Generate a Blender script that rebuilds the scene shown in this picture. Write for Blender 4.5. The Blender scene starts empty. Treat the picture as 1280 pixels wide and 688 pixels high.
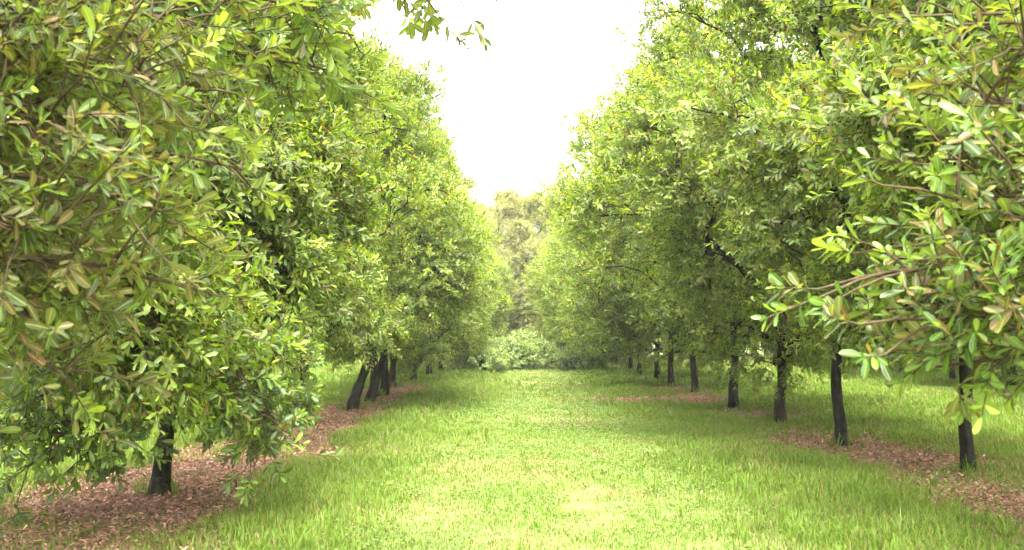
import bpy, math, random
import numpy as np

R = math.radians
scene = bpy.context.scene
COL = scene.collection
CX, HY, F, EYE = 660.0, 414.0, 1430.0, 1.6


def at(px, d, py):
    """photo pixel + distance -> world point"""
    return np.array(((px - CX) / F * d, d, EYE - (py - HY) / F * d))


# --------------------------------------------------------------------------- noise
def vnoise(x, y, seed=0):
    x = np.asarray(x, float); y = np.asarray(y, float)
    xi = np.floor(x).astype(np.int64); yi = np.floor(y).astype(np.int64)
    fx = x - xi; fy = y - yi
    fx = fx * fx * (3 - 2 * fx); fy = fy * fy * (3 - 2 * fy)

    def h(a, b):
        n = (a * 374761393 + b * 668265263 + seed * 982451653) & 0x7FFFFFFF
        n = ((n ^ (n >> 13)) * 1274126177) & 0x7FFFFFFF
        return ((n ^ (n >> 16)) & 0xFFFF) / 65535.0
    a = h(xi, yi); b = h(xi + 1, yi); c = h(xi, yi + 1); d = h(xi + 1, yi + 1)
    return (a * (1 - fx) + b * fx) * (1 - fy) + (c * (1 - fx) + d * fx) * fy


def fbm(x, y, seed=0, octs=3):
    s = 0; a = .5; t = 0
    for o in range(octs):
        s = s + a * vnoise(x * 2 ** o, y * 2 ** o, seed + o * 17); t += a; a *= .5
    return s / t


def sstep(a, b, x):
    t = np.clip((x - a) / (b - a), 0, 1)
    return t * t * (3 - 2 * t)


def ground_z(x, y):
    x = np.asarray(x, float); y = np.asarray(y, float)
    und = .10 * (fbm(x * .18, y * .18, 5) - .5) + .05 * (fbm(x * .9, y * .9, 9) - .5)
    berm = .03 * np.exp(-((x + 3.5) / 1.1) ** 2) + .015 * np.exp(-((x - 4.4) / 1.0) ** 2)
    return und + berm


def litter_mask(x, y):
    """bare strip of fallen leaves along the tree rows, 0..1"""
    n = (fbm(x * .9, y * .9, 3, 4) - .5) * 1.5
    n2 = fbm(x * .25, y * .25, 31, 2) - .5
    lw = 1.35 - .012 * y
    left = 1 - sstep(.40, 1.25, np.abs(x + 3.55) / np.maximum(lw, .6) + n * 1.1)
    left *= (1 - sstep(30, 36, y)) * (.55 + .45 * sstep(7.8, 10, y))
    rc = 4.55
    right = 1 - sstep(.25, 1.2, np.abs(x - rc) / 1.25 + n * 1.3)
    seg = np.exp(-((y - 15.3) / 2.6) ** 2) + .75 * np.exp(-((y - 10.2) / 1.7) ** 2) + .8 * np.exp(-((y - 22.5) / 1.2) ** 2)
    right *= np.clip(seg * 1.15, 0, 1)
    p2 = 1 - sstep(.5, 1.0, np.sqrt(((x - 3.2) / 1.55) ** 2 + ((y - 26.6) / 2.2) ** 2) + n * .9)
    p3 = .8 * (1 - sstep(.4, 1.0, np.sqrt(((x - 4.0) / 1.2) ** 2 + ((y - 31) / 2.5) ** 2) + n))
    return np.clip(np.maximum.reduce([left, right, p2, p3]) + n2 * .25 * (left > .2), 0, 1)


# --------------------------------------------------------------------------- mesh
class MB:
    """collects triangles and quads with per-vertex attributes"""
    def __init__(s):
        s.v = []; s.f3 = []; s.f4 = []; s.m3 = []; s.m4 = []; s.a = {'lv': [], 'mid': []}; s.n = 0

    def add(s, V, F3=None, F4=None, mat=0, lv=None, mid=None):
        V = np.asarray(V, np.float32).reshape(-1, 3); k = len(V)
        if F3 is not None and len(F3):
            F3 = np.asarray(F3, np.int32).reshape(-1, 3); s.f3.append(F3 + s.n); s.m3.append(np.full(len(F3), mat, np.int32))
        if F4 is not None and len(F4):
            F4 = np.asarray(F4, np.int32).reshape(-1, 4); s.f4.append(F4 + s.n); s.m4.append(np.full(len(F4), mat, np.int32))
        s.v.append(V)
        s.a['lv'].append(np.full(k, .5, np.float32) if lv is None else np.asarray(lv, np.float32).reshape(-1))
        s.a['mid'].append(np.full(k, .0, np.float32) if mid is None else np.asarray(mid, np.float32).reshape(-1))
        s.n += k

    def mesh(s, name, mats, smooth=True):
        me = bpy.data.meshes.new(name)
        V = np.concatenate(s.v)
        f3 = np.concatenate(s.f3) if s.f3 else np.zeros((0, 3), np.int32)
        f4 = np.concatenate(s.f4) if s.f4 else np.zeros((0, 4), np.int32)
        loops = np.concatenate([f3.ravel(), f4.ravel()])
        starts = np.concatenate([np.arange(len(f3)) * 3, len(f3) * 3 + np.arange(len(f4)) * 4])
        mi = np.concatenate((s.m3 or [np.zeros(0, np.int32)]) + (s.m4 or [np.zeros(0, np.int32)]))
        me.vertices.add(len(V)); me.vertices.foreach_set('co', V.ravel())
        me.loops.add(len(loops)); me.loops.foreach_set('vertex_index', loops.astype(np.int32))
        me.polygons.add(len(starts)); me.polygons.foreach_set('loop_start', starts.astype(np.int32))
        for m in mats: me.materials.append(m)
        me.polygons.foreach_set('material_index', mi.astype(np.int32))
        me.polygons.foreach_set('use_smooth', np.full(len(starts), smooth))
        for k, a in s.a.items():
            me.attributes.new(k, 'FLOAT', 'POINT').data.foreach_set('value', np.concatenate(a))
        me.update(); me.validate()
        return me


def nrm(a):
    return a / np.maximum(np.linalg.norm(a, axis=-1, keepdims=True), 1e-9)


def tube(mb, pts, rad, sides=7, mat=0, lv=.5):
    pts = np.asarray(pts, float); rad = np.asarray(rad, float); n = len(pts)
    T = np.gradient(pts, axis=0); T = nrm(T)
    ref = np.array((0, 0, 1.)) if abs(T[0][2]) < .9 else np.array((1., 0, 0))
    u = nrm(np.cross(T[0], ref)); rings = []
    ang = np.arange(sides) / sides * 2 * math.pi
    for i in range(n):
        u = nrm(u - T[i] * np.dot(u, T[i])); w = np.cross(T[i], u)
        rings.append(pts[i] + rad[i] * (np.cos(ang)[:, None] * u + np.sin(ang)[:, None] * w))
    V = np.concatenate(rings)
    i = np.arange(n - 1)[:, None] * sides; j = np.arange(sides)[None]; k = (j + 1) % sides
    F4 = np.stack([i + j, i + k, i + sides + k, i + sides + j], -1).reshape(-1, 4)
    mb.add(V, None, F4, mat, np.full(len(V), lv))


# leaf templates: (along, across, lift, mid) + faces.  Obovate, blunt, folded a little on the midrib
def leaf_template(lod):
    if lod == 2:
        v = [(0, 0, 0, 1), (.62, .5, .05, 0), (.62, -.5, .05, 0), (1, 0, -.04, .6)]
        return np.array(v, float), np.array([(0, 2, 3), (0, 3, 1)]), None
    if lod == 1:
        v = [(0, 0, 0, 1), (.35, .34, .05, 0), (.35, -.34, .05, 0), (.8, .45, .02, 0), (.8, -.45, .02, 0), (1, 0, -.06, .6), (.55, 0, -.01, 1)]
        return np.array(v, float), np.array([(0, 6, 1), (0, 2, 6), (1, 6, 3), (2, 4, 6), (6, 5, 3), (6, 4, 5)]), None
    ts = [0, .1, .25, .45, .65, .82, .94, 1.0]
    ws = [.03, .10, .27, .42, .50, .46, .28, .06]
    v = []
    for i, (t, w) in enumerate(zip(ts, ws)):
        wav = .022 * math.sin(i * 2.3)
        v += [(t, w, .10 * w + wav, 0), (t, w * .5, .02 * w, .5), (t, 0, 0, 1), (t, -w * .5, .02 * w, .5), (t, -w, .10 * w - wav, 0)]
    f = []
    for i in range(len(ts) - 1):
        for j in range(4):
            a = i * 5 + j
            f.append((a, a + 5, a + 6, a + 1))
    return np.array(v, float), None, np.array(f)


def add_leaves(mb, P, D, N, L, W, curl, lv, lod, mat=0):
    n = len(P)
    t, f3, f4 = leaf_template(lod)
    D = nrm(D); S = nrm(np.cross(D, N)); N = np.cross(S, D)
    x = t[None, :, 0] * L[:, None]
    z = t[None, :, 2] * W[:, None] * 2.2 - curl[:, None] * L[:, None] * t[None, :, 0] ** 2
    y = t[None, :, 1] * W[:, None]
    V = P[:, None] + x[..., None] * D[:, None] + y[..., None] * S[:, None] + z[..., None] * N[:, None]
    k = len(t); off = (np.arange(n) * k)[:, None, None]
    mb.add(V, None if f3 is None else f3[None] + off, None if f4 is None else f4[None] + off, mat,
           np.repeat(lv, k), np.tile(t[:, 3], n))


def add_sticks(mb, A, B, r, mat, lv=.5):
    """thin 3-sided twigs"""
    n = len(A); T = nrm(B - A); ref = np.where(np.abs(T[:, 2:3]) < .9, np.array([[0, 0, 1.]]), np.array([[1., 0, 0]]))
    u = nrm(np.cross(T, ref)); w = np.cross(T, u); V = []
    for e, k in ((A, 1.0), (B, .6)):
        for a in (0, 2.1, 4.2):
            V.append(e + r * k * (math.cos(a) * u + math.sin(a) * w))
    V = np.stack(V, 1)
    q = np.array([(0, 1, 4, 3), (1, 2, 5, 4), (2, 0, 3, 5)])
    mb.add(V, None, q[None] + (np.arange(n) * 6)[:, None, None], mat, np.full(n * 6, lv))


def shoots_to_leaves(rng, mb, base, d, length, lod, leaf_len, wide, whorls, tint, twig_mat, brown=.05, droop=.25, twig_r=.004, per=3):
    """base/d/length: arrays of shoots -> whorled leaves + a twig each; tint: per-shoot 0..1 leaf colour centre"""
    n = len(base)
    tip = base + d * length[:, None]
    tip[:, 2] -= droop * length * .4
    add_sticks(mb, base, tip, twig_r, twig_mat)
    ref = nrm(rng.normal(size=(n, 3)))
    u = nrm(np.cross(d, ref)); w = np.cross(d, u)
    P, D, N, L, LV = [], [], [], [], []
    ph = rng.uniform(0, 6.28, n)
    for k in range(whorls):
        t = .25 + .75 * k / max(whorls - 1, 1)
        last = k == whorls - 1
        for j in range(per):
            a = ph + k * 1.05 + j * 2 * math.pi / per + rng.normal(0, .25, n)
            rad = np.cos(a)[:, None] * u + np.sin(a)[:, None] * w
            spread = np.clip((.55 if last else 1.05 - .25 * t) + rng.normal(0, .22, n), .2, 1.5)
            dd = d * np.cos(spread)[:, None] + rad * np.sin(spread)[:, None]
            dd[:, 2] -= droop * (1 - .6 * t) * rng.uniform(.2, 1.3, n)
            dd = nrm(dd)
            nn = d + np.array((0, 0, .8)) + rng.normal(0, .35, (n, 3))
            P.append(base + (tip - base) * t); D.append(dd); N.append(nn)
            L.append(leaf_len * (1 - .35 * (last)) * rng.uniform(.55, 1.25, n) * (1 if per < 4 else .9))
            v = tint + (.16 if last else 0) * rng.uniform(.3, 1.2, n) + rng.normal(0, .125, n)
            v = np.clip(v, .16, .99)
            br = rng.random(n) < brown * (0.3 if last else 1.0)
            LV.append(np.where(br, rng.uniform(0, .1, n), v))
    P = np.concatenate(P); D = np.concatenate(D); N = np.concatenate(N); L = np.concatenate(L); LV = np.concatenate(LV)
    add_leaves(mb, P, D, N, L, L * wide * rng.uniform(.8, 1.2, len(L)), rng.normal(.10, .12, len(L)), LV, lod)


# --------------------------------------------------------------------------- materials
def nodes_of(name):
    m = bpy.data.materials.new(name); m.use_nodes = True
    nt = m.node_tree; nt.nodes.clear()
    return m, nt, lambda t, **k: _node(nt, t, k)


def _node(nt, t, k):
    n = nt.nodes.new(t)
    for a, b in k.items(): setattr(n, a, b)
    return n


def ramp(N, stops, interp='LINEAR'):
    r = N('ShaderNodeValToRGB'); cr = r.color_ramp; cr.interpolation = interp
    while len(cr.elements) < len(stops): cr.elements.new(.5)
    for e, (p, c) in zip(cr.elements, stops):
        e.position = p; e.color = (*c, 1)
    return r


def leaf_material(name, stops, rough=.38, trans=.52, veins=False, spec=.5, tcol=(1.35, 1.3, .45), under=.3):
    m, nt, N = nodes_of(name); K = nt.links.new
    a = N('ShaderNodeAttribute', attribute_name='lv')
    r = ramp(N, stops); K(a.outputs['Fac'], r.inputs[0])
    col = r.outputs[0]
    geo = N('ShaderNodeNewGeometry')
    # uneven pigment on the leaf, paler and duller underside
    tc = N('ShaderNodeTexCoord'); no = N('ShaderNodeTexNoise'); no.inputs['Scale'].default_value = 22; no.inputs['Detail'].default_value = 2
    K(tc.outputs['Object'], no.inputs['Vector'])
    mr = N('ShaderNodeMapRange'); mr.inputs[1].default_value = .3; mr.inputs[2].default_value = .7; mr.inputs[3].default_value = .72; mr.inputs[4].default_value = 1.25
    K(no.outputs[0], mr.inputs[0])
    mx = N('ShaderNodeMix', data_type='RGBA', blend_type='MULTIPLY'); mx.inputs[0].default_value = 1
    K(col, mx.inputs[6]); K(mr.outputs[0], mx.inputs[7]); col = mx.outputs[2]
    und = N('ShaderNodeMix', data_type='RGBA'); und.inputs[7].default_value = (.22, .26, .09, 1)
    mu = N('ShaderNodeMath', operation='MULTIPLY'); mu.inputs[1].default_value = under
    K(geo.outputs['Backfacing'], mu.inputs[0]); K(mu.outputs[0], und.inputs[0]); K(col, und.inputs[6]); col = und.outputs[2]
    if veins:
        sp = N('ShaderNodeTexNoise'); sp.inputs['Scale'].default_value = 60; sp.inputs['Detail'].default_value = 4; sp.inputs['Roughness'].default_value = .65
        K(tc.outputs['Object'], sp.inputs['Vector'])
        sr = N('ShaderNodeMapRange'); sr.inputs[1].default_value = .60; sr.inputs[2].default_value = .68; sr.inputs[4].default_value = .75
        K(sp.outputs[0], sr.inputs[0])
        sm = N('ShaderNodeMix', data_type='RGBA'); sm.inputs[7].default_value = (.13, .075, .03, 1)
        K(sr.outputs[0], sm.inputs[0]); K(col, sm.inputs[6]); col = sm.outputs[2]
        am = N('ShaderNodeAttribute', attribute_name='mid')
        s = N('ShaderNodeMapRange'); s.inputs[1].default_value = .86; s.inputs[2].default_value = 1.0; s.inputs[3].default_value = 0; s.inputs[4].default_value = .55
        K(am.outputs['Fac'], s.inputs[0])
        vm = N('ShaderNodeMix', data_type='RGBA'); vm.inputs[7].default_value = (.42, .46, .16, 1)
        K(s.outputs[0], vm.inputs[0]); K(col, vm.inputs[6]); col = vm.outputs[2]
    p = N('ShaderNodeBsdfPrincipled'); p.inputs['Roughness'].default_value = rough; p.inputs['Specular IOR Level'].default_value = spec
    K(col, p.inputs['Base Color'])
    tm = N('ShaderNodeMix', data_type='RGBA', blend_type='MULTIPLY'); tm.inputs[0].default_value = 1; tm.inputs[7].default_value = (*tcol, 1)
    K(col, tm.inputs[6])
    tr = N('ShaderNodeBsdfTranslucent'); K(tm.outputs[2], tr.inputs[0])
    ms = N('ShaderNodeMixShader'); ms.inputs[0].default_value = trans
    K(p.outputs[0], ms.inputs[1]); K(tr.outputs[0], ms.inputs[2])
    o = N('ShaderNodeOutputMaterial'); K(ms.outputs[0], o.inputs[0])
    return m


def bark_material(name, dark, light, moss, moss_amt):
    m, nt, N = nodes_of(name); K = nt.links.new
    tc = N('ShaderNodeTexCoord'); mp = N('ShaderNodeMapping'); mp.inputs['Scale'].default_value = (1, 1, .35)
    K(tc.outputs['Object'], mp.inputs[0])
    n1 = N('ShaderNodeTexNoise'); n1.inputs['Scale'].default_value = 26; n1.inputs['Detail'].default_value = 6; K(mp.outputs[0], n1.inputs['Vector'])
    n2 = N('ShaderNodeTexNoise'); n2.inputs['Scale'].default_value = 5; n2.inputs['Detail'].default_value = 4; K(tc.outputs['Object'], n2.inputs['Vector'])
    r = ramp(N, [(.38, dark), (.6, tuple(a * .35 + b * .65 for a, b in zip(light, dark))), (.78, light)]); K(n1.outputs[0], r.inputs[0])
    mr = N('ShaderNodeMapRange'); mr.inputs[1].default_value = .45; mr.inputs[2].default_value = .65; mr.inputs[4].default_value = moss_amt; K(n2.outputs[0], mr.inputs[0])
    mx = N('ShaderNodeMix', data_type='RGBA'); mx.inputs[7].default_value = (*moss, 1)
    K(mr.outputs[0], mx.inputs[0]); K(r.outputs[0], mx.inputs[6])
    p = N('ShaderNodeBsdfPrincipled'); p.inputs['Roughness'].default_value = .9; p.inputs['Specular IOR Level'].default_value = .15; K(mx.outputs[2], p.inputs['Base Color'])
    b = N('ShaderNodeBump'); b.inputs['Strength'].default_value = .8; b.inputs['Distance'].default_value = .02
    K(n1.outputs[0], b.inputs['Height']); K(b.outputs[0], p.inputs['Normal'])
    o = N('ShaderNodeOutputMaterial'); K(p.outputs[0], o.inputs[0])
    return m


LEAF_STOPS = [(0, (.09, .05, .018)), (.10, (.16, .115, .035)), (.15, (.11, .10, .022)), (.32, (.042, .066, .009)), (.52, (.074, .140, .012)),
              (.70, (.138, .218, .017)), (.88, (.225, .315, .026)), (1, (.33, .40, .05))]
SHADED_STOPS = [(0, (.10, .055, .018)), (.10, (.13, .10, .03)), (.15, (.10, .088, .022)), (.34, (.036, .055, .009)), (.56, (.058, .100, .011)),
             (.74, (.10, .155, .013)), (.9, (.17, .25, .02)), (1, (.26, .33, .04))]  # darker olive stops, shade put into the leaf colour
M_LEAF = leaf_material('macadamia_leaf', LEAF_STOPS, rough=.42, spec=.38)
NEAR_STOPS = [(p, (c[0] * .74, c[1] * .84, c[2])) if p > .3 else (p, c) for p, c in LEAF_STOPS]
M_LEAF_NEAR = leaf_material('macadamia_leaf_veined', NEAR_STOPS, rough=.40, trans=.44, veins=True, spec=.4)
M_LEAF_SHADED = leaf_material('shaded_macadamia_leaf_veined', SHADED_STOPS, rough=.44, trans=.40, veins=True, spec=.25)  # near-left leaves, colour darkened to stand in for shade of unseen trees behind camera
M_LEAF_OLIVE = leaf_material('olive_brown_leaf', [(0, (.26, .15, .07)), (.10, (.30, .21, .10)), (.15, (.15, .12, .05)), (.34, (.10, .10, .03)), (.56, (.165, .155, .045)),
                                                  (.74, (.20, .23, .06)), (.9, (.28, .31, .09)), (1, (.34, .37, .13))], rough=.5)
M_LEAF_COFFEE = leaf_material('broad_shrub_leaf', [(0, (.2, .2, .05)), (.15, (.06, .11, .028)), (.5, (.13, .20, .045)), (.8, (.24, .32, .075)), (1, (.34, .41, .12))], rough=.45, trans=.35, spec=.3)
M_BARK = bark_material('dark_mossy_bark', (.003, .0027, .002), (.042, .033, .021), (.026, .034, .007), .65)
M_BARK_BROWN = bark_material('brown_bark', (.012, .009, .005), (.075, .055, .028), (.05, .052, .012), .5)
M_TWIG = bark_material('brown_twig', (.035, .023, .012), (.12, .08, .04), (.08, .08, .03), .3)
M_NUT = leaf_material('nut_husk', [(0, (.055, .036, .018)), (.5, (.05, .05, .018)), (1, (.06, .075, .02))], rough=.5, spec=.3, trans=0.0, under=0)

M_GRASS = leaf_material('grass_blade', [(0, (.23, .165, .075)), (.12, (.23, .195, .07)), (.2, (.095, .145, .020)), (.5, (.125, .205, .021)), (.8, (.138, .208, .030)), (1, (.165, .215, .055))],
                        rough=.55, trans=.42, spec=.15, tcol=(1.2, 1.1, .7), under=0)
M_WEED = leaf_material('low_weed_leaf', [(0, (.28, .21, .10)), (.2, (.09, .16, .025)), (.6, (.112, .185, .03)), (1, (.155, .215, .05))], rough=.5, trans=.35, spec=.2, tcol=(1.1, 1.1, .7), under=.1)
M_LITTER = leaf_material('dead_leaf', [(0, (.05, .028, .018)), (.35, (.17, .082, .048)), (.7, (.31, .16, .10)), (.92, (.42, .26, .175)), (1, (.58, .44, .32))], rough=.7, trans=.06, spec=.2, tcol=(1, 1, 1), under=0)


def ground_material():
    m, nt, N = nodes_of('orchard_ground'); K = nt.links.new
    tc = N('ShaderNodeTexCoord'); a = N('ShaderNodeAttribute', attribute_name='lv')
    n1 = N('ShaderNodeTexNoise'); n1.inputs['Scale'].default_value = 3.2; n1.inputs['Detail'].default_value = 8; n1.inputs['Roughness'].default_value = .7
    n2 = N('ShaderNodeTexNoise'); n2.inputs['Scale'].default_value = 24; n2.inputs['Detail'].default_value = 5
    for n in (n1, n2): K(tc.outputs['Object'], n.inputs['Vector'])
    g = ramp(N, [(.3, (.07, .09, .02)), (.5, (.12, .16, .03)), (.72, (.22, .21, .07))]); K(n1.outputs[0], g.inputs[0])
    s = ramp(N, [(.3, (.07, .04, .025)), (.55, (.17, .095, .06)), (.75, (.28, .17, .11))]); K(n2.outputs[0], s.inputs[0])
    mx = N('ShaderNodeMix', data_type='RGBA'); K(a.outputs['Fac'], mx.inputs[0]); K(g.outputs[0], mx.inputs[6]); K(s.outputs[0], mx.inputs[7])
    p = N('ShaderNodeBsdfPrincipled'); p.inputs['Roughness'].default_value = .95; K(mx.outputs[2], p.inputs['Base Color'])
    b = N('ShaderNodeBump'); b.inputs['Strength'].default_value = .6; b.inputs['Distance'].default_value = .03
    K(n2.outputs[0], b.inputs['Height']); K(b.outputs[0], p.inputs['Normal'])
    o = N('ShaderNodeOutputMaterial'); K(p.outputs[0], o.inputs[0])
    return m


# --------------------------------------------------------------------------- objects
def thing(name, label, cat, loc=(0, 0, 0), rotz=0, scale=(1, 1, 1), group=None):
    o = bpy.data.objects.new(name, None); COL.objects.link(o)
    o.empty_display_size = .3
    o.location = loc; o.rotation_euler = (0, 0, rotz); o.scale = scale
    o['label'] = label; o['category'] = cat
    if group: o['group'] = group
    return o


def child(name, me, parent):
    o = bpy.data.objects.new(name, me); COL.objects.link(o); o.parent = parent
    return o


def stuff(name, me, kind='stuff', label=None):
    o = bpy.data.objects.new(name, me); COL.objects.link(o); o['kind'] = kind
    if label: o['label'] = label
    return o


# --------------------------------------------------------------------------- trees
def crown_radius(u, Rr, low=.62):
    u = np.asarray(u, float)
    lo = low + (1 - low) * np.clip(u / .28, 0, 1) ** .7
    hi = np.sqrt(np.clip(1 - (np.clip(u - .30, 0, 1) / .715) ** 2.2, 0, 1))
    return Rr * lo * hi


def make_tree(seed, H=7.6, Rr=2.8, zb=1.0, clumps=300, shoots=17, whorls=5, lod=2, leaf=.115, wide=.34, mats=None, bark=None,
              trunk_r=.10, bend=None, brown=.06, tint=.59, low=.62, taper=1.0, dense=1.0):
    """returns meshes (trunk, branches, crown)"""
    rng = np.random.default_rng(seed)
    bark = bark or M_BARK; mats = mats or M_LEAF
    # trunk line
    top = H * .86; ts = np.linspace(0, 1, 22)
    wob = np.cumsum(rng.normal(0, .022, (22, 2)), 0); wob -= wob[0]
    tr = np.stack([wob[:, 0], wob[:, 1], ts * top], 1)
    if bend is not None:
        for i, t in enumerate(ts * top):
            tr[i, 0] += bend * (1 - math.exp(-(t / 1.15) ** 1.3)); tr[i, 1] += .1 * math.sin(t * 1.4)
    rad = trunk_r * (1 - .88 * ts ** .8); rad[0] *= 1.22; rad[1] *= 1.03
    tr2 = np.concatenate([[tr[0] - (0, 0, .15)], tr]); rad2 = np.concatenate([[rad[0] * 1.15], rad])
    dense_t = np.linspace(0, len(tr2) - 1, 70); idx = np.arange(len(tr2))
    tp = np.stack([np.interp(dense_t, idx, tr2[:, k]) for k in range(3)], 1); rp = np.interp(dense_t, idx, rad2)
    rp *= 1 + .05 * rng.normal(size=70)
    tb = MB(); tube(tb, tp, rp, 12)
    trunk = tb.mesh('trunk', [bark])
    # crown clumps
    C = []; lump_ph = rng.uniform(0, 6.28, 8)

    def lump(th, u):
        return 1 + .13 * np.sin(2 * th + lump_ph[0] + 5 * u) + .10 * np.sin(3 * th + lump_ph[1] - 9 * u) + .08 * np.sin(5 * th + 13 * u + lump_ph[2]) + .07 * np.sin(17 * u + lump_ph[3])
    lobes = []
    while len(lobes) < int((15 + Rr * Rr * 2.6) * dense):
        u = rng.random() ** .95; th = rng.uniform(0, 6.283)
        rr = float(crown_radius(u, Rr, low)) * (1 - (1 - taper) * u)
        if rng.random() > (rr / Rr) ** .8 + .08: continue
        lobes.append((u, th, rr * lump(th, u) * rng.uniform(.72, 1.06), rng.uniform(.42, .85)))
    while len(C) < clumps:
        u, th, r, lr = lobes[rng.integers(len(lobes))]
        ax = np.array([np.interp(zb + u * (H - zb), tr[:, 2], tr[:, k]) for k in (0, 1)])
        p = np.array((ax[0] + r * math.cos(th), ax[1] + r * math.sin(th), zb + .35 + u * (H - zb - .55)))
        q = nrm(rng.normal(size=3)) * lr * rng.random() ** .45 * (1, 1, .75)
        if rng.random() < .22:
            p = np.array((ax[0], ax[1], p[2])) + (p - (ax[0], ax[1], p[2])) * rng.uniform(.2, .8)
        c = p + q
        if c[2] < zb - .1: continue
        C.append(c)
    C = np.array(C)
    # branch skeleton: greedy attachment
    nodes = [p for p in tr if p[2] > zb * .85]; parent = [i - 1 for i in range(len(nodes))]; ntr = len(nodes)
    nodes = list(nodes)
    order = np.argsort(np.hypot(C[:, 0], C[:, 1]) + .15 * np.abs(C[:, 2] - 3))
    paths = []
    for ci in order:
        c = C[ci]; A = np.array(nodes)
        dz = c[2] - A[:, 2]
        cost = np.linalg.norm(A - c, axis=1) + np.where(dz < .05, .8, 0) + .10 * (np.arange(len(A)) >= ntr) * 0
        k = int(np.argmin(cost)); a = A[k]
        m1 = a + (c - a) * .38 + (0, 0, .10 * np.linalg.norm(c - a)) + rng.normal(0, .05, 3)
        m2 = a + (c - a) * .72 + (0, 0, .07 * np.linalg.norm(c - a)) + rng.normal(0, .05, 3)
        i0 = len(nodes); nodes += [m1, m2, c]; parent += [k, i0, i0 + 1]
        paths.append((k, i0, i0 + 1, i0 + 2))
    cnt = np.zeros(len(nodes))
    for p in paths: cnt[p[3]] += 1
    for i in range(len(nodes) - 1, ntr - 1, -1): cnt[parent[i]] += cnt[i]
    bb = MB(); A = np.array(nodes)
    for p in paths:
        r = np.minimum(.0085 * np.sqrt(cnt[list(p)] + .3), trunk_r * .5)
        r[0] = min(r[0], r[1] * 1.25)
        tube(bb, A[list(p)], r, 5 if lod == 2 else 7)
    sp_ = tr[tr[:, 2] > zb * .85]; tube(bb, sp_, np.interp(sp_[:, 2], tr[:, 2], rad) * .8, 6)
    branches = bb.mesh('branches', [bark])
    # leaves
    mb = MB(); ns = clumps * shoots
    cc = np.repeat(C, shoots, 0); cr = np.repeat(rng.uniform(.28, .55, clumps), shoots)
    axisx = np.interp(cc[:, 2], tr[:, 2], tr[:, 0]); axisy = np.interp(cc[:, 2], tr[:, 2], tr[:, 1])
    out = np.stack([cc[:, 0] - axisx, cc[:, 1] - axisy, (cc[:, 2] - zb - .38 * (H - zb)) * .8], 1); out = nrm(out)
    rnd = nrm(rng.normal(size=(ns, 3)))
    base = cc + rnd * (cr * rng.uniform(.1, 1.0, ns))[:, None]
    d = nrm(out * .75 + rnd * .95 + np.array((0, 0, .32)))
    length = rng.uniform(.20, .42, ns)
    ct = np.repeat(rng.normal(tint, .10, clumps), shoots) + rng.normal(0, .11, ns)
    shoots_to_leaves(rng, mb, base, d, length, lod, leaf, wide, whorls, ct, 1, brown=brown)
    crown = mb.mesh('crown', [mats, M_TWIG])
    return trunk, branches, crown


def place(v, label, loc, rotz=0., s=(1, 1, 1), group=None, name='macadamia_tree', cat='tree'):
    z = float(ground_z(loc[0], loc[1]))
    t = thing(name, label, cat, (loc[0], loc[1], z), rotz, s, group)
    for nm, me in zip(('trunk', 'branches', 'crown'), v):
        child(nm, me, t)
    return t


VR1 = make_tree(11, clumps=300, shoots=24, leaf=.098, dense=1.25, lod=1, trunk_r=.10, zb=1.55, Rr=2.4, low=.8, tint=.65, brown=.13)
V2 = make_tree(12, clumps=320, shoots=24, leaf=.098, dense=1.25, lod=1, trunk_r=.084, zb=1.5, Rr=2.6, tint=.67, brown=.13)
V3 = make_tree(21, dense=1.35, shoots=19, leaf=.11, lod=2, clumps=320, zb=1.12, Rr=3.00, trunk_r=.092, tint=.67, brown=.13)
V4 = make_tree(22, dense=1.35, shoots=19, leaf=.11, lod=2, clumps=320, zb=1.12, H=7.8, Rr=2.94, trunk_r=.092, bark=M_BARK_BROWN, tint=.65, brown=.13)
V5 = make_tree(23, dense=1.35, shoots=19, leaf=.11, lod=2, clumps=320, zb=1.12, H=7.3, Rr=3.05, trunk_r=.092, tint=.73, brown=.13)
LN = make_tree(15, taper=.7, clumps=230, shoots=24, leaf=.092, lod=1, trunk_r=.10, zb=1.1, Rr=1.35, low=.85, tint=.50, mats=M_LEAF_SHADED, brown=.12)
V6 = make_tree(28, dense=1.35, shoots=19, leaf=.11, lod=2, clumps=330, zb=.55, Rr=3.0, H=7.5, trunk_r=.092, tint=.69, brown=.13)
# the left row is slimmer
L1 = make_tree(13, taper=.68, clumps=300, shoots=26, leaf=.098, dense=1.25, lod=1, trunk_r=.088, zb=1.05, Rr=1.75, low=.85, tint=.63, brown=.13)
LS = make_tree(16, taper=.68, clumps=250, shoots=26, leaf=.098, dense=1.25, lod=1, trunk_r=.088, zb=1.05, Rr=1.36, low=.85, tint=.63, brown=.13)
L2 = make_tree(14, taper=.7, clumps=230, shoots=24, leaf=.098, dense=1.25, lod=1, trunk_r=.10, zb=1.55, Rr=1.22, low=.5, tint=.66, brown=.13)
L3 = make_tree(25, dense=1.35, shoots=19, leaf=.11, taper=.68, lod=2, clumps=260, zb=1.2, Rr=1.85, trunk_r=.105, tint=.67, brown=.13)
L4 = make_tree(26, dense=1.35, shoots=19, leaf=.11, taper=.68, lod=2, clumps=260, zb=1.2, H=7.7, Rr=1.8, trunk_r=.10, bark=M_BARK_BROWN, tint=.67, brown=.13)
L5 = make_tree(27, dense=1.35, shoots=19, leaf=.11, taper=.62, lod=2, clumps=280, zb=1.2, H=7.4, Rr=1.9, low=.5, trunk_r=.11, tint=.70, brown=.13)
L6 = make_tree(29, dense=1.35, shoots=19, leaf=.11, taper=.72, lod=2, clumps=290, zb=.3, H=7.5, Rr=2.0, trunk_r=.11, tint=.70, brown=.13)
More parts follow.
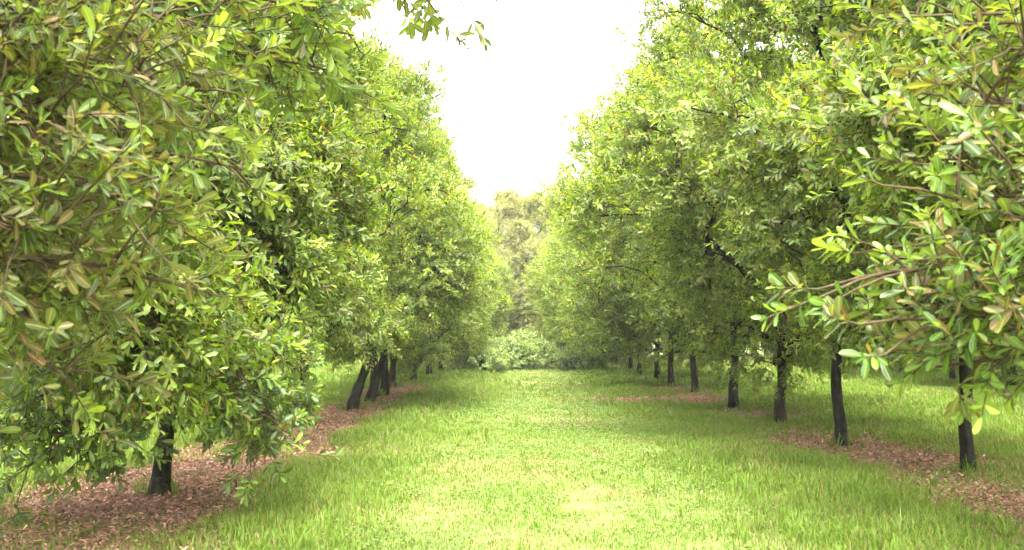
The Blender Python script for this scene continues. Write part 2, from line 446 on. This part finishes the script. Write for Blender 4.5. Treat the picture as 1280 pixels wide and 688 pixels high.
VB = make_tree(24, dense=1.35, shoots=19, leaf=.11, taper=.6, lod=2, clumps=260, zb=1.15, H=7.4, Rr=1.85, trunk_r=.108, bend=.62, tint=.65, brown=.13)
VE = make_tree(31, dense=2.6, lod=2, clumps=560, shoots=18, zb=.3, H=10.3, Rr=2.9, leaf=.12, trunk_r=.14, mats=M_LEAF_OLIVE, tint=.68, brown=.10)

ROWR, ROWL = 'macadamia trees of the right row', 'macadamia trees of the left row'
# right row: photo (trunk px, base py) fixes the places
RIGHT = [
    (5.1, 9.3, VR1, 1.1, (1.0, 1.0, 1.0), 'leafy tree just past the nut branch, its trunk out of frame'),
    (4.95, 13.0, V2, 2.3, (.95, .95, 1.0), 'tree with the thick black trunk half hidden by hanging nut branches'),
    (4.3, 15.9, V2, 4.0, (1.0, 1.0, 1.0), 'tree with straight jet black trunk standing in a leaf litter patch'),
    (4.4, 20.1, V4, .4, (1.04, 1.04, .98), 'tree with slim brown trunk and a leafy sprig growing low on it'),
    (4.27, 23.9, V3, 1.9, (1.12, 1.12, 1.10), 'tree with stout mossy trunk and two level limbs forking at its top'),
    (4.26, 29.3, V5, 3.4, (1.0, 1.0, 1.05), 'tree with black trunk behind the oval patch of brown litter'),
    (4.15, 33.2, V4, 5.0, (.98, .98, 1.0), 'tree with light brown trunk behind the oval patch of brown litter'),
    (4.2, 37.5, V6, .8, (1.0, 1.0, .97), 'tree with trunk nearly hidden by low leaves past the brown trunk'),
    (4.0, 41.5, V5, 2.7, (1.0, 1.0, 1.0), 'tree with short greenish trunk, second last visible in its row'),
    (4.1, 45.8, V6, 4.4, (1.05, 1.05, 1.0), 'tree with greenish trunk at the far end of the trunk line'),
    (3.9, 50.5, V6, 3.2, (1.05, 1.05, .95), 'bright green tree behind the dark low shrub'),
    (3.7, 55.5, V6, 5.9, (1.1, 1.1, 1.0), 'far green tree behind the pale shrub clump, right side'),
    (3.5, 60.5, V6, 1.4, (1.1, 1.1, 1.0), 'farthest green tree closing the right row'),
]
for i, (x, y, v, rz, s, lab) in enumerate(RIGHT):
    k_ = (1, 1, 1.0, 1.03, .97, 1.05, .95, 1.04, .93, 1.06, .98, 1.1, .97)[i]
    place(v, lab, (x, y), rz, (s[0] * (1 + (k_ - 1) * .5), s[1], s[2] * k_), ROWR)
LEFT = [
    (-3.7, 6.8, L1, .3, (.98, .98, 1.0), 'big leafy tree beside the camera with olive leaves filling the left edge'),
    (-3.44, 10.7, LS, 3.9, (1.0, 1.0, 1.0), 'tree with low drooping skirt and mossy trunk rising from reddish litter'),
    (-3.5, 14.9, L2, 1.2, (1.0, 1.0, .98), 'tree with its trunk hidden behind the drooping leafy skirt'),
    (-3.6, 18.6, L5, 4.0, (.86, .86, 1.0), 'brownish tree just in front of the two leaning black trunks'),
    (-3.42, 22.2, VB, 0., (1.0, 1.0, 1.0), 'tree with thick black trunk leaning right and a side limb'),
    (-3.44, 24.8, VB, -.35, (.96, .96, 1.0), 'tree with slimmer black leaning trunk behind the thicker one'),
    (-3.62, 27.2, L4, 2.0, (1.0, 1.0, 1.0), 'tree with pale brown trunk partly behind a straight dark one'),
    (-3.50, 27.9, L3, 3.1, (.97, .97, 1.02), 'tree with straight dark trunk beside the leaning pair'),
    (-3.74, 31.6, L4, .9, (1.0, 1.0, 1.0), 'tree with upright tan trunk at the edge of the tall grass'),
    (-3.6, 36.0, L6, 4.6, (1.0, 1.0, 1.03), 'bright green tree past the tan trunk, leaves down to the grass'),
    (-3.5, 40.5, L6, 2.2, (1.0, 1.0, 1.0), 'green tree whose branches hang over the tall grass, trunk unseen'),
    (-3.4, 45.0, L6, .1, (1.0, 1.0, .98), 'green tree showing a small dark stub of trunk near the shrubs'),
    (-3.3, 50.0, L6, 1.7, (1.02, 1.02, 1.0), 'rounded green tree just left of the pale shrub clump'),
    (-3.3, 55.0, L6, 5.5, (1.05, 1.05, 1.0), 'farthest green tree closing the left row'),
]
for i, (x, y, v, rz, s, lab) in enumerate(LEFT):
    t_ = place(v, lab, (x, y), 0. if i == 1 else rz, s, ROWL)
    if i == 1: SKIRT = t_

# neighbouring rows, seen only through gaps
rng = np.random.default_rng(5)
for sgn, x0, ystart, grp, lab in ((1, 13.4, 14, 'macadamia trees in the next row to the right', 'macadamia tree in the next row, glimpsed beyond the right row of trunks'),
                                  (-1, -12.6, 12, 'macadamia trees in the next row to the left', 'macadamia tree in the next row, glimpsed beyond the left row of trunks'),
                                  (1, 20.8, 22, 'macadamia trees two rows to the right', 'macadamia tree two rows away, glimpsed beyond the right row of trunks'),
                                  (-1, -20.0, 22, 'macadamia trees two rows to the left', 'macadamia tree two rows away, glimpsed beyond the left row of trunks')):
    y = ystart; k = 0
    while y < 66:
        v = (V6, L6, V6)[k % 3]; s = rng.uniform(.95, 1.12); s *= 1.1 if v is L6 else 1
        place(v, lab, (x0 + rng.normal(0, .15), y), rng.uniform(0, 6.28), (s * 1.05, s * 1.05, s), grp)
        y += 4.6 + rng.normal(0, .25) + (y > 30) * .6; k += 1

# taller olive-brown trees that close the avenue
END = [(-4.6, 66, 1.0, .3, 'tall olive brown tree behind the left row at the avenue end'),
       (-1.9, 69, .97, 1.8, 'tall hazy brown tree left of the dark gap at the avenue end'),
       (1.3, 68, .93, 3.3, 'tall hazy brown tree right of the dark gap at the avenue end'),
       (4.6, 70, 1.02, 4.7, 'tall olive tree behind the right row at the avenue end'),
       (-.2, 78, 1.05, 2.5, 'pale tree far behind the dark gap at the avenue end'),
       (-2.4, 81, 1.0, .7, 'pale brown tree at the very back, left of the dark gap'),
       (2.2, 80, 1.02, 3.9, 'pale brown tree at the very back, right of the dark gap'),
       (-9.5, 70, 1.0, 5.5, 'tall olive tree far beyond the left rows'),
       (9.0, 71, 1.0, .9, 'tall olive tree far beyond the right rows'),
       (-15, 71, .95, .9, 'olive tree closing the second alley on the left'),
       (14.5, 70, .95, 2.9, 'olive tree closing the second alley on the right'),
       (19, 72, .95, 4.9, 'olive tree closing the third alley on the right'),
       (-20, 70, .95, 3.9, 'olive tree closing the third alley on the left')]
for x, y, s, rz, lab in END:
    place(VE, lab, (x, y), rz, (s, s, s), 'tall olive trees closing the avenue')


# --------------------------------------------------------------------------- shrubs
def make_shrub(seed, H, Rr, leaf, tint, mat):
    rng = np.random.default_rng(seed)
    sb = MB(); mb = MB(); tips = []
    for i in range(12):
        a = rng.uniform(0, 6.28); r = Rr * rng.uniform(.2, .8); z = H * rng.uniform(.6, .95)
        p = [(0, 0, -.05), (r * .3 * math.cos(a), r * .3 * math.sin(a), z * .5), (r * math.cos(a), r * math.sin(a), z)]
        tube(sb, p, [.018, .013, .006], 5)
    n = int(340 * Rr * max(H, .8))
    th = rng.uniform(0, 6.28, n); u = rng.random(n)
    rr = Rr * np.sqrt(np.clip(1 - u ** 2.4, .03, 1)) * np.clip(.75 + u, 0, 1) * (1 - np.abs(rng.normal(0, .14, n))) * (1 + .14 * np.sin(3 * th + seed) + .1 * np.sin(5 * th + 7 * u))
    base = np.stack([rr * np.cos(th), rr * np.sin(th), H * (.12 + .85 * u)], 1)
    d = nrm(np.stack([np.cos(th) * .8, np.sin(th) * .8, .35 + .6 * u], 1) + rng.normal(0, .35, (n, 3)))
    shoots_to_leaves(rng, mb, base - d * .1, d, rng.uniform(.18, .36, n), 1, leaf, .42, 4, rng.normal(tint, .14, n), 1, brown=.03, droop=.5, per=3)
    return sb.mesh('stems', [M_TWIG]), mb.mesh('foliage', [mat, M_TWIG])


S1 = make_shrub(3, 1.3, 1.1, .125, .58, M_LEAF_COFFEE)
S2 = make_shrub(4, .95, .85, .12, .66, M_LEAF_COFFEE)
S3 = make_shrub(5, 1.1, .95, .15, .36, M_LEAF_COFFEE)
for v, px, d, rz, s, lab in (
        (S1, 634, 47.0, .3, 1.0, 'largest pale green broad leaved shrub in the middle of the clump'),
        (S1, 670, 48.0, 2.2, .92, 'pale green broad leaved shrub beside the largest one, nearer the right row'),
        (S1, 612, 48.5, 4.0, .98, 'darker green broad leaved shrub behind the small yellowish bush'),
        (S1, 652, 50.5, 5.2, 1.2, 'tallest broad leaved shrub, at the back of the clump'),
        (S2, 605, 44.5, 1.0, 1.0, 'small yellowish green bush at the front of the shrub clump'),
        (S2, 586, 47.0, 3.0, .9, 'low pale bush half sunk in tall grass under the left row'),
        (S3, 730, 47.0, .5, 1.0, 'low dark green shrub under the right row'),
        (S3, 765, 52.5, 2.5, .95, 'dark green shrub between the far right trunks'),
        (S3, 702, 54.5, 4.2, 1.1, 'dark shrub behind the pale dry grass near the right row')):
    x = (px - CX) / F * d
    t = thing('broadleaf_shrub', lab, 'shrub', (x, d, float(ground_z(x, d))), rz, (s, s, s), 'broad leaved shrubs at the avenue end')
    child('stems', v[0], t); child('foliage', v[1], t)


# --------------------------------------------------------------------------- the two trees whose branches hang in front of the camera
def make_nut(seed):
    rng = np.random.default_rng(seed); mb = MB()
    rows = np.linspace(0, math.pi, 9); seg = 12; V = []
    for a in rows:
        for j in range(seg):
            b = j / seg * 2 * math.pi
            r = .0145 * math.sin(a) ** .9 * (1 + .03 * math.cos(b)); V.append((r * math.cos(b), r * math.sin(b), .0155 * math.cos(a) - (.004 if a > 3 else 0)))
    F4 = [(i * seg + j, (i + 1) * seg + j, (i + 1) * seg + (j + 1) % seg, i * seg + (j + 1) % seg) for i in range(8) for j in range(seg)]
    mb.add(V, None, F4, 0, np.full(len(V), rng.random()))
    tube(mb, [(0, 0, .014), (.002, 0, .035), (0, .003, .06)], [.0022, .0018, .0018], 5, 1)
    return mb.mesh('nut', [M_NUT, M_TWIG])


NUTS = [make_nut(k) for k in range(3)]


def bough(rng, tree, start, mid, end, n_sh, leaf, tint, brown, nuts=(), dens=1.7, mat=None):
    """a limb reaching from the tree to `end` (world points), side shoots with big whorled leaves over its outer part"""
    o = np.array(tree.location)
    a, m, b = (np.array(p) - o for p in (start, mid, end))
    t = np.linspace(0, 1, 14)[:, None]
    pts = a * (1 - t) ** 2 + 2 * m * t * (1 - t) + b * t ** 2 + rng.normal(0, .012, (14, 3)) * np.sin(t * math.pi)
    wood = MB(); tube(wood, pts, np.linspace(.024, .005, 14), 7)
    lv = MB(); n_sh = int(n_sh * dens)
    tt = 1 - rng.random(n_sh) ** 1.2 * .62
    base = np.stack([np.interp(tt * 13, np.arange(14), pts[:, k]) for k in range(3)], 1)
    ax = nrm(pts[-1] - pts[-5])
    d = nrm(ax * .65 + nrm(rng.normal(size=(n_sh, 3))) * 1.0 + np.array((0, 0, .22)))
    off = rng.uniform(.05, .32, n_sh)
    tipb = base + d * off[:, None] + rng.normal(0, .03, (n_sh, 3))
    for k in range(n_sh): tube(wood, [base[k], (base[k] + tipb[k]) / 2 + (0, 0, .01), tipb[k]], [.006, .005, .004], 5)
    d2 = nrm(d + np.array((0, 0, .25)) + rng.normal(0, .25, (n_sh, 3)))
    shoots_to_leaves(rng, lv, tipb, d2, rng.uniform(.12, .24, n_sh), 0, leaf, .34, 5, rng.normal(tint, .18, n_sh), 1, brown=brown, droop=.30, twig_r=.0038)
    for p in nuts:
        q_ = np.array(p) - o + np.array((0, .003, .058)); c_ = tipb[int(np.argmin(np.linalg.norm(tipb - q_ - (0, 0, .08), axis=1)))]
        tube(wood, [c_, c_ * .5 + q_ * .5 + np.array((0, 0, .03)), q_ + np.array((0, 0, .03)), q_], [.003, .0025, .002, .002], 5)
    br = child('branch', wood.mesh('branch', [M_TWIG]), tree)
    child('foliage', lv.mesh('foliage', [mat or M_LEAF_NEAR, M_TWIG]), br)
    for q, p in enumerate(nuts):
        c = child('nut', NUTS[q % 3], br); c.location = np.array(p) - o


rng = np.random.default_rng(77)
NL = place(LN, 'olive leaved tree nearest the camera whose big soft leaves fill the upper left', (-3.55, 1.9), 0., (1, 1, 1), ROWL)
for px, py, d, ns, tint, br in (
        (60, 40, 3.5, 20, .42, .14), (170, 80, 3.6, 20, .46, .10), (60, 150, 3.3, 20, .38, .18), (150, 240, 3.4, 18, .38, .16),
        (70, 290, 3.2, 20, .36, .22), (190, 350, 3.5, 18, .38, .18), (50, 400, 3.3, 18, .36, .18), (260, 30, 4.1, 20, .50, .08),
        (240, 110, 4.0, 14, .5, .06), (150, 160, 3.9, 18, .4, .14), (20, 230, 3.5, 16, .42, .18), (110, 470, 4.4, 14, .40, .12),
        (30, 340, 3.9, 18, .36, .18), (120, 60, 4.3, 18, .42, .12), (300, 210, 4.6, 10, .62, .03)):
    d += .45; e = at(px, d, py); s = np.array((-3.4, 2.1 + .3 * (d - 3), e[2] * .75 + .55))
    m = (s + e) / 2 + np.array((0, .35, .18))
    bough(rng, NL, s, m, e, ns, .076, tint + .0, br * .75, dens=3.0, mat=M_LEAF_SHADED)
for px, py, d, ns, tint, br, nn in (
        (350, 40, 6.2, 26, .62, .05, 0), (412, 85, 6.6, 26, .62, .05, 3), (440, 40, 6.8, 18, .62, .05, 0), (590, -22, 6.4, 24, .5, .05, 0), (525, -26, 6.6, 18, .5, .05, 0),
        (395, 8, 6.2, 22, .6, .05, 0), (365, 125, 6.8, 18, .55, .08, 0)):
    e = at(px, d, py); s = np.array((-3.3, 3.6, e[2] - .6)); m = (s + e) / 2 + np.array((0, .4, .35))
    nuts = [at(385 + 8 * k, 6.3, 108 + (-14, 6, -2)[k]) for k in range(nn)]
    bough(rng, NL, s, m, e, ns, .10, tint, br, nuts, dens=1.9)

for px, py, d, ns in ((372, 500, 10.0, 16), (362, 545, 9.7, 18), (345, 570, 9.3, 12), (330, 520, 9.2, 18), (300, 470, 9.0, 18), (375, 465, 10.2, 14), (345, 450, 9.6, 18),
                      (60, 540, 9.2, 12), (20, 500, 8.8, 14), (105, 480, 8.8, 14), (35, 585, 9.3, 14), (110, 570, 9.5, 12), (10, 560, 9.0, 14), (70, 550, 9.0, 14), (150, 545, 9.3, 12), (185, 515, 9.7, 12), (-20, 540, 9.2, 14), (60, 520, 9.8, 14), (240, 500, 9.4, 12), (290, 535, 9.3, 12), ):
    e = at(px, d, py); s = np.array((-3.4, 10.6, e[2] + .5)); m = (s + e) / 2 + np.array((0, -.1, .3))
    bough(rng, SKIRT, s, m, e, ns, .102, .62, .05, dens=2.0)

NR = place(VR1, 'tree nearest the camera whose branch with nuts reaches in at upper right', (5.1, 4.3), 0., (1, 1, 1), ROWR)
for px, py, d, ns, tint, br, nuts in (
        (1010, 310, 4.1, 13, .62, .10, ()), (1085, 340, 3.9, 16, .60, .12, ((1084, 412, 3.9),)), (1120, 200, 4.0, 15, .62, .07, ()),
        (1180, 250, 3.8, 16, .56, .10, ()), (1190, 130, 4.0, 14, .46, .12, ()), (1250, 60, 3.8, 16, .44, .10, ()),
        (1120, 30, 4.4, 14, .46, .10, ()), (1255, 250, 3.6, 16, .48, .16, ((1262, 292, 3.6),)), (1150, 400, 3.8, 16, .56, .14, ((1098, 440, 3.8),)),
        (1240, 380, 3.6, 18, .48, .14, ()), (1200, 432, 3.8, 12, .46, .12, ((1252, 492, 3.8),)), (1112, 462, 4.0, 8, .52, .08, ((1108, 478, 4.0),)),
        (1270, 440, 3.7, 14, .42, .14, ()), (1010, 20, 4.8, 8, .42, .16, ()), (1270, 150, 3.9, 14, .46, .12, ((1232, 148, 3.9),)),
        (1230, 320, 4.2, 16, .5, .10, ())):
    px += 100 if px < 1060 else (25 if nuts else 60) if px < 1140 else 15; e = at(px, d, py); s = np.array((4.6, 4.3, e[2] * .7 + .55)); m = (s + e) / 2 + np.array((0, -.1, .16))
    bough(rng, NR, s, m, e, ns, .080, tint - .02, br, dens=3.1, nuts= [at(a, c, b) for a, b, c in nuts])


# --------------------------------------------------------------------------- ground, grass, litter
def grid_ground():
    def axis(lo, hi, a, b, fine, coarse):
        return np.concatenate([np.arange(lo, a, coarse), np.arange(a, b, fine), np.arange(b, hi + coarse, coarse)])
    xs = np.concatenate([[-600, -250, -100, -50], np.arange(-26, -8, .8), np.arange(-8, 9, .14), np.arange(9, 27, .8), [50, 100, 250, 600]])
    ys = np.concatenate([[-400, -100, -30], np.arange(-8, 6, .8), np.arange(6, 34, .14), np.arange(34, 80, .5), [100, 160, 320, 900]])
    X, Y = np.meshgrid(xs, ys); far = sstep(30, 90, np.hypot(X, Y - 30))
    Z = ground_z(X, Y) * (1 - far)
    mb = MB(); nx = len(xs)
    i = np.arange(len(ys) - 1)[:, None] * nx + np.arange(nx - 1)[None]
    mb.add(np.stack([X, Y, Z], -1), None, np.stack([i, i + 1, i + nx + 1, i + nx], -1), 0, litter_mask(X, Y).ravel())
    return mb.mesh('ground', [ground_material()])


stuff('ground', grid_ground(), 'structure', 'grassy orchard floor with bare strips under the rows')


def clump_n(x, y):
    return fbm(x * .8, y * .8, 61, 3)


def worn(x, y):
    j = .35 * (fbm(y * .35 + 3, x * 0 + 1.5, 12, 2) - .5) + .5 * (fbm(x * 2, y * 2, 14, 2) - .5)
    a = np.exp(-((x - .5 + j) / .22) ** 2) * sstep(16, 9, y) + .5 * np.exp(-((x + .9 + j) / .25) ** 2) * sstep(20, 10, y)
    return np.clip(a, 0, 1) * sstep(.40, .62, fbm(x * 1.3, y * .8, 19, 3))


def blades(rng, n, xr, yr, hscale, wscale, mb):
    x = rng.uniform(*xr, n); y = rng.uniform(*yr, n)
    # only where the frame (with a margin for a side step) can see
    keep = np.abs(x) < .56 * y + 3.0
    lit = litter_mask(x, y)
    rowd = np.minimum(np.abs(x + 3.5), np.abs(x - 4.35)); shade = 1 - sstep(.3, 1.3, rowd + 1.0 * (clump_n(x, y) - .5))
    keep &= rng.random(n) > np.clip(lit * 1.05, 0, .97) - .45 * (fbm(x * 2.2, y * 2.2, 23, 3) > .50)
    keep &= rng.random(n) > .35 * shade
    clump = fbm(x * 2.3, y * 2.3, 41, 3)
    keep &= rng.random(n) < .35 + 1.1 * clump
    wr_ = worn(x, y); keep &= rng.random(n) > .75 * wr_
    x = x[keep]; y = y[keep]; wr_ = wr_[keep]; clump = clump[keep]; lit = lit[keep]; n = len(x)
    side = sstep(1.0, 2.6, np.abs(x - .3) + .8 * (fbm(x * .5, y * .5, 8) - .5))
    patch = fbm(x * .35, y * .22, 55, 3)
    tall = sstep(2.5, 1.0, np.hypot((x + 2.3) / 1.0, (y - 33) / 5.5)) * .6
    end = sstep(44, 52, y) * .7
    h = (.045 + .07 * side + .12 * side * np.clip(patch - .35, 0, 1) + .10 * tall + .30 * end * rng.random(n) ** 2) * rng.uniform(.55, 1.5, n) * (.7 + .6 * clump) * hscale
    h *= (1 - .45 * lit) * (1 - .4 * wr_); h *= 1 - .4 * shade[keep]
    w = rng.uniform(.0025, .006, n) * wscale * (.8 + .4 * side)
    a = rng.uniform(0, 6.28, n); lean = rng.uniform(.1, .75, n)
    dx = np.cos(a); dy = np.sin(a); sx = -dy; sy = dx
    z = ground_z(x, y) - .005
    P0 = np.stack([x, y, z], 1); S = np.stack([sx, sy, np.zeros(n)], 1) * w[:, None]
    Dv = np.stack([dx, dy, np.zeros(n)], 1)
    m = P0 + Dv * (h * lean * .3)[:, None] + np.array((0, 0, 1.)) * (h * .6)[:, None]
    tip = P0 + Dv * (h * lean)[:, None] + np.array((0, 0, 1.)) * (h * (1 - .25 * lean))[:, None]
    V = np.stack([P0 - S, P0 + S, m + S * .75, m - S * .75, tip], 1)
    o = (np.arange(n) * 5)[:, None, None]
    dry = fbm(x * 1.1 + 7, y * .8, 71, 3)
    mid = 1 - sstep(.2, 1.6, np.abs(x - .55))
    v = .55 + .34 * (1 - side) * rng.random(n) + .5 * (fbm(x * 1.6, y * 1.1, 91, 3) - .5) + .16 * side * (.6 - patch) - .2 * tall + rng.normal(0, .16, n) + .15 * end
    isdry = rng.random(n) < .08 + .45 * sstep(.54, .72, dry) * (.45 + mid) + .35 * lit + .25 * end + .6 * wr_
    v = np.where(isdry, rng.uniform(0, .16, n), np.clip(v, .2, 1))
    mb.add(V, np.array([(3, 2, 4)])[None] + o, np.array([(0, 1, 2, 3)])[None] + o, 0, np.repeat(v, 5))


rng = np.random.default_rng(99)
gb = MB()
blades(rng, 300000, (-9, 9), (6.2, 12.5), 1.0, 1.0, gb)
blades(rng, 260000, (-10, 10), (12.5, 20), 1.0, 1.35, gb)
blades(rng, 220000, (-16, 16), (20, 34), 1.05, 2.2, gb)
blades(rng, 200000, (-20, 20), (34, 64), 1.1, 4.0, gb)
# taller wispy tufts
nt_ = 5200; tx = rng.uniform(-9, 9, nt_); ty = 6.5 + 30 * rng.random(nt_) ** 1.4
tk = (rng.random(nt_) < .07 + .9 * sstep(.9, 2.4, np.abs(tx)) * sstep(.42, .62, fbm(tx * .6, ty * .5, 77, 3))) & (litter_mask(tx, ty) < .75) & (np.abs(tx) < .56 * ty + 2)
tx = tx[tk]; ty = ty[tk]
bt_ = [(x0 + r_ * math.cos(a_), y0 + r_ * math.sin(a_)) for x0, y0, *_ in RIGHT[1:9] + LEFT[1:9] for a_, r_ in zip(rng.uniform(0, 6.28, 9), rng.uniform(.10, .3, 9))]
tx = np.concatenate([tx, [b[0] for b in bt_]]); ty = np.concatenate([ty, [b[1] for b in bt_]]); nt_ = len(tx); per_ = 16; q = nt_ * per_
a = rng.uniform(0, 6.28, q); bx = np.repeat(tx, per_) + .05 * np.cos(a) * rng.random(q); by = np.repeat(ty, per_) + .05 * np.sin(a) * rng.random(q)
h = np.repeat(rng.uniform(.12, .30, nt_), per_) * rng.uniform(.5, 1.1, q); ln = rng.uniform(.15, .9, q)
Dv = np.stack([np.cos(a), np.sin(a), np.zeros(q)], 1); S = np.stack([-np.sin(a), np.cos(a), np.zeros(q)], 1) * rng.uniform(.002, .0042, q)[:, None] * (1 + np.maximum(by - 10, 0) * .06)[:, None]
P0 = np.stack([bx, by, ground_z(bx, by) - .005], 1); U = np.array((0, 0, 1.))
m1 = P0 + Dv * (h * ln * .22)[:, None] + U * (h * .5)[:, None]; m2 = P0 + Dv * (h * ln * .6)[:, None] + U * (h * (.88 - .15 * ln))[:, None]; tp = P0 + Dv * (h * ln)[:, None] + U * (h * (1 - .45 * ln))[:, None]
V = np.stack([P0 - S, P0 + S, m1 + S, m1 - S, m2 + S * .7, m2 - S * .7, tp], 1); o7 = (np.arange(q) * 7)[:, None, None]
gb.add(V, np.array([(5, 4, 6)])[None] + o7, np.array([(0, 1, 2, 3), (3, 2, 4, 5)])[None] + o7, 0, np.repeat(np.clip(np.repeat(rng.normal(.55, .18, nt_), per_) + rng.normal(0, .1, q), .05, 1), 7))
stuff('grass', gb.mesh('grass', [M_GRASS]), 'stuff', 'bright yellow green grass growing over the avenue')

wb = MB(); n = 90000
x = rng.uniform(-6, 6, n); y = 6.2 + 20 * rng.random(n) ** 1.3
k = (fbm(x * 1.4, y * 1.4, 15, 3) + .30 * (1 - sstep(.3, 2.4, np.abs(x - .4))) + .1 * rng.random(n) > .68) & (litter_mask(x, y) < .6)
x = x[k]; y = y[k]; n = len(x); a = rng.uniform(0, 6.28, n)
P = np.stack([x, y, ground_z(x, y) + rng.uniform(.02, .075, n)], 1)
D = np.stack([np.cos(a), np.sin(a), rng.uniform(-.2, .6, n)], 1); Nn = np.stack([rng.normal(0, .35, n), rng.normal(0, .35, n), np.ones(n)], 1)
L = rng.uniform(.014, .03, n) * (1 + .02 * y)
add_leaves(wb, P, D, Nn, L, L * .8, rng.normal(.1, .1, n), np.clip(rng.normal(.6, .2, n), .15, 1), 1)
stuff('ground_weeds', wb.mesh('ground_weeds', [M_WEED]), 'stuff', 'low broad leaved weeds between the grass')

lb = MB(); n = 480000
x = np.where(rng.random(n) < .5, rng.uniform(-6, -1.4, n), rng.uniform(1.4, 6.4, n)); y = 6.5 + 29 * rng.random(n) ** 1.35
k = rng.random(n) < litter_mask(x, y) * .95 + .010
x = x[k]; y = y[k]; n = len(x); a = rng.uniform(0, 6.28, n)
P = np.stack([x, y, ground_z(x, y) + rng.uniform(.004, .05, n)], 1)
D = np.stack([np.cos(a), np.sin(a), rng.normal(0, .22, n)], 1); Nn = np.stack([rng.normal(0, .4, n), rng.normal(0, .4, n), np.ones(n)], 1)
L = rng.uniform(.025, .065, n)
add_leaves(lb, P, D, Nn, L, L * rng.uniform(.22, .4, n), rng.normal(.05, .3, n), np.clip(rng.beta(2.0, 2.2, n), 0, 1), 1)
stuff('leaf_litter', lb.mesh('leaf_litter', [M_LITTER]), 'stuff', 'reddish brown fallen leaves under the tree rows')

HAZE = 0.0005
if HAZE:
    hb = MB(); x0, x1, y0, y1, z0, z1 = -620, 620, -420, 980, -1.5, 13.0
    hb.add([(x, y, z) for z in (z0, z1) for y in (y0, y1) for x in (x0, x1)], None,
           [(0, 2, 3, 1), (4, 5, 7, 6), (0, 1, 5, 4), (2, 6, 7, 3), (0, 4, 6, 2), (1, 3, 7, 5)])
    m, nt, N = nodes_of('pale_air')
    pv = N('ShaderNodeVolumePrincipled'); pv.inputs['Color'].default_value = (1, 1, .97, 1); pv.inputs['Density'].default_value = HAZE; pv.inputs['Anisotropy'].default_value = .2
    o = N('ShaderNodeOutputMaterial'); nt.links.new(pv.outputs[0], o.inputs['Volume'])
    stuff('haze', hb.mesh('haze', [m], False), 'stuff', 'pale bright air that fades the far trees')

# --------------------------------------------------------------------------- light, sky, camera
EL, AZ = 62.0, 178.0     # sun: behind the camera, high; azimuth clockwise from +Y
W = bpy.data.worlds.new('World'); scene.world = W; W.use_nodes = True
nt = W.node_tree; nt.nodes.clear(); K = nt.links.new
sky = nt.nodes.new('ShaderNodeTexSky'); sky.sky_type = 'NISHITA'; sky.sun_disc = False
sky.sun_elevation = R(EL); sky.sun_rotation = R(AZ); sky.air_density = 1.0; sky.dust_density = 4.0; sky.ozone_density = .6
hs = nt.nodes.new('ShaderNodeHueSaturation'); hs.inputs['Saturation'].default_value = .06; hs.inputs['Value'].default_value = 1.0
K(sky.outputs[0], hs.inputs['Color'])
bg = nt.nodes.new('ShaderNodeBackground'); bg.inputs[1].default_value = .15; K(hs.outputs[0], bg.inputs[0])
ow = nt.nodes.new('ShaderNodeOutputWorld'); K(bg.outputs[0], ow.inputs[0])

sl = bpy.data.lights.new('sun', 'SUN'); sl.energy = .7; sl.angle = R(22); sl.color = (1, .96, .88)
so = bpy.data.objects.new('sun', sl); COL.objects.link(so)
sd = np.array((math.sin(R(AZ)) * math.cos(R(EL)), math.cos(R(AZ)) * math.cos(R(EL)), math.sin(R(EL))))
from mathutils import Vector
so.rotation_euler = Vector(sd).to_track_quat('Z', 'Y').to_euler()

cd = bpy.data.cameras.new('camera'); cam = bpy.data.objects.new('camera', cd); COL.objects.link(cam)
cd.sensor_width = 36; cd.lens = 36 * F / 1280; cd.clip_start = .05; cd.clip_end = 3000
cam.location = (0, 0, EYE)
pitch = math.atan((HY - 344) / F); yaw = math.atan((CX - 640) / F)
cam.rotation_euler = (R(90) + pitch, 0, yaw)
cd.dof.use_dof = True; cd.dof.focus_distance = 13; cd.dof.aperture_fstop = 6.3
scene.camera = cam

scene.render.engine = 'CYCLES'
c = scene.cycles
c.max_bounces = 9; c.diffuse_bounces = 6; c.transmission_bounces = 6; c.glossy_bounces = 2; c.transparent_max_bounces = 4
c.use_denoising = True
c.caustics_reflective = False; c.caustics_refractive = False
vs = scene.view_settings
vs.view_transform = 'Standard'; vs.look = 'None'; vs.exposure = 3.8; vs.gamma = 1; vs.use_curve_mapping = False
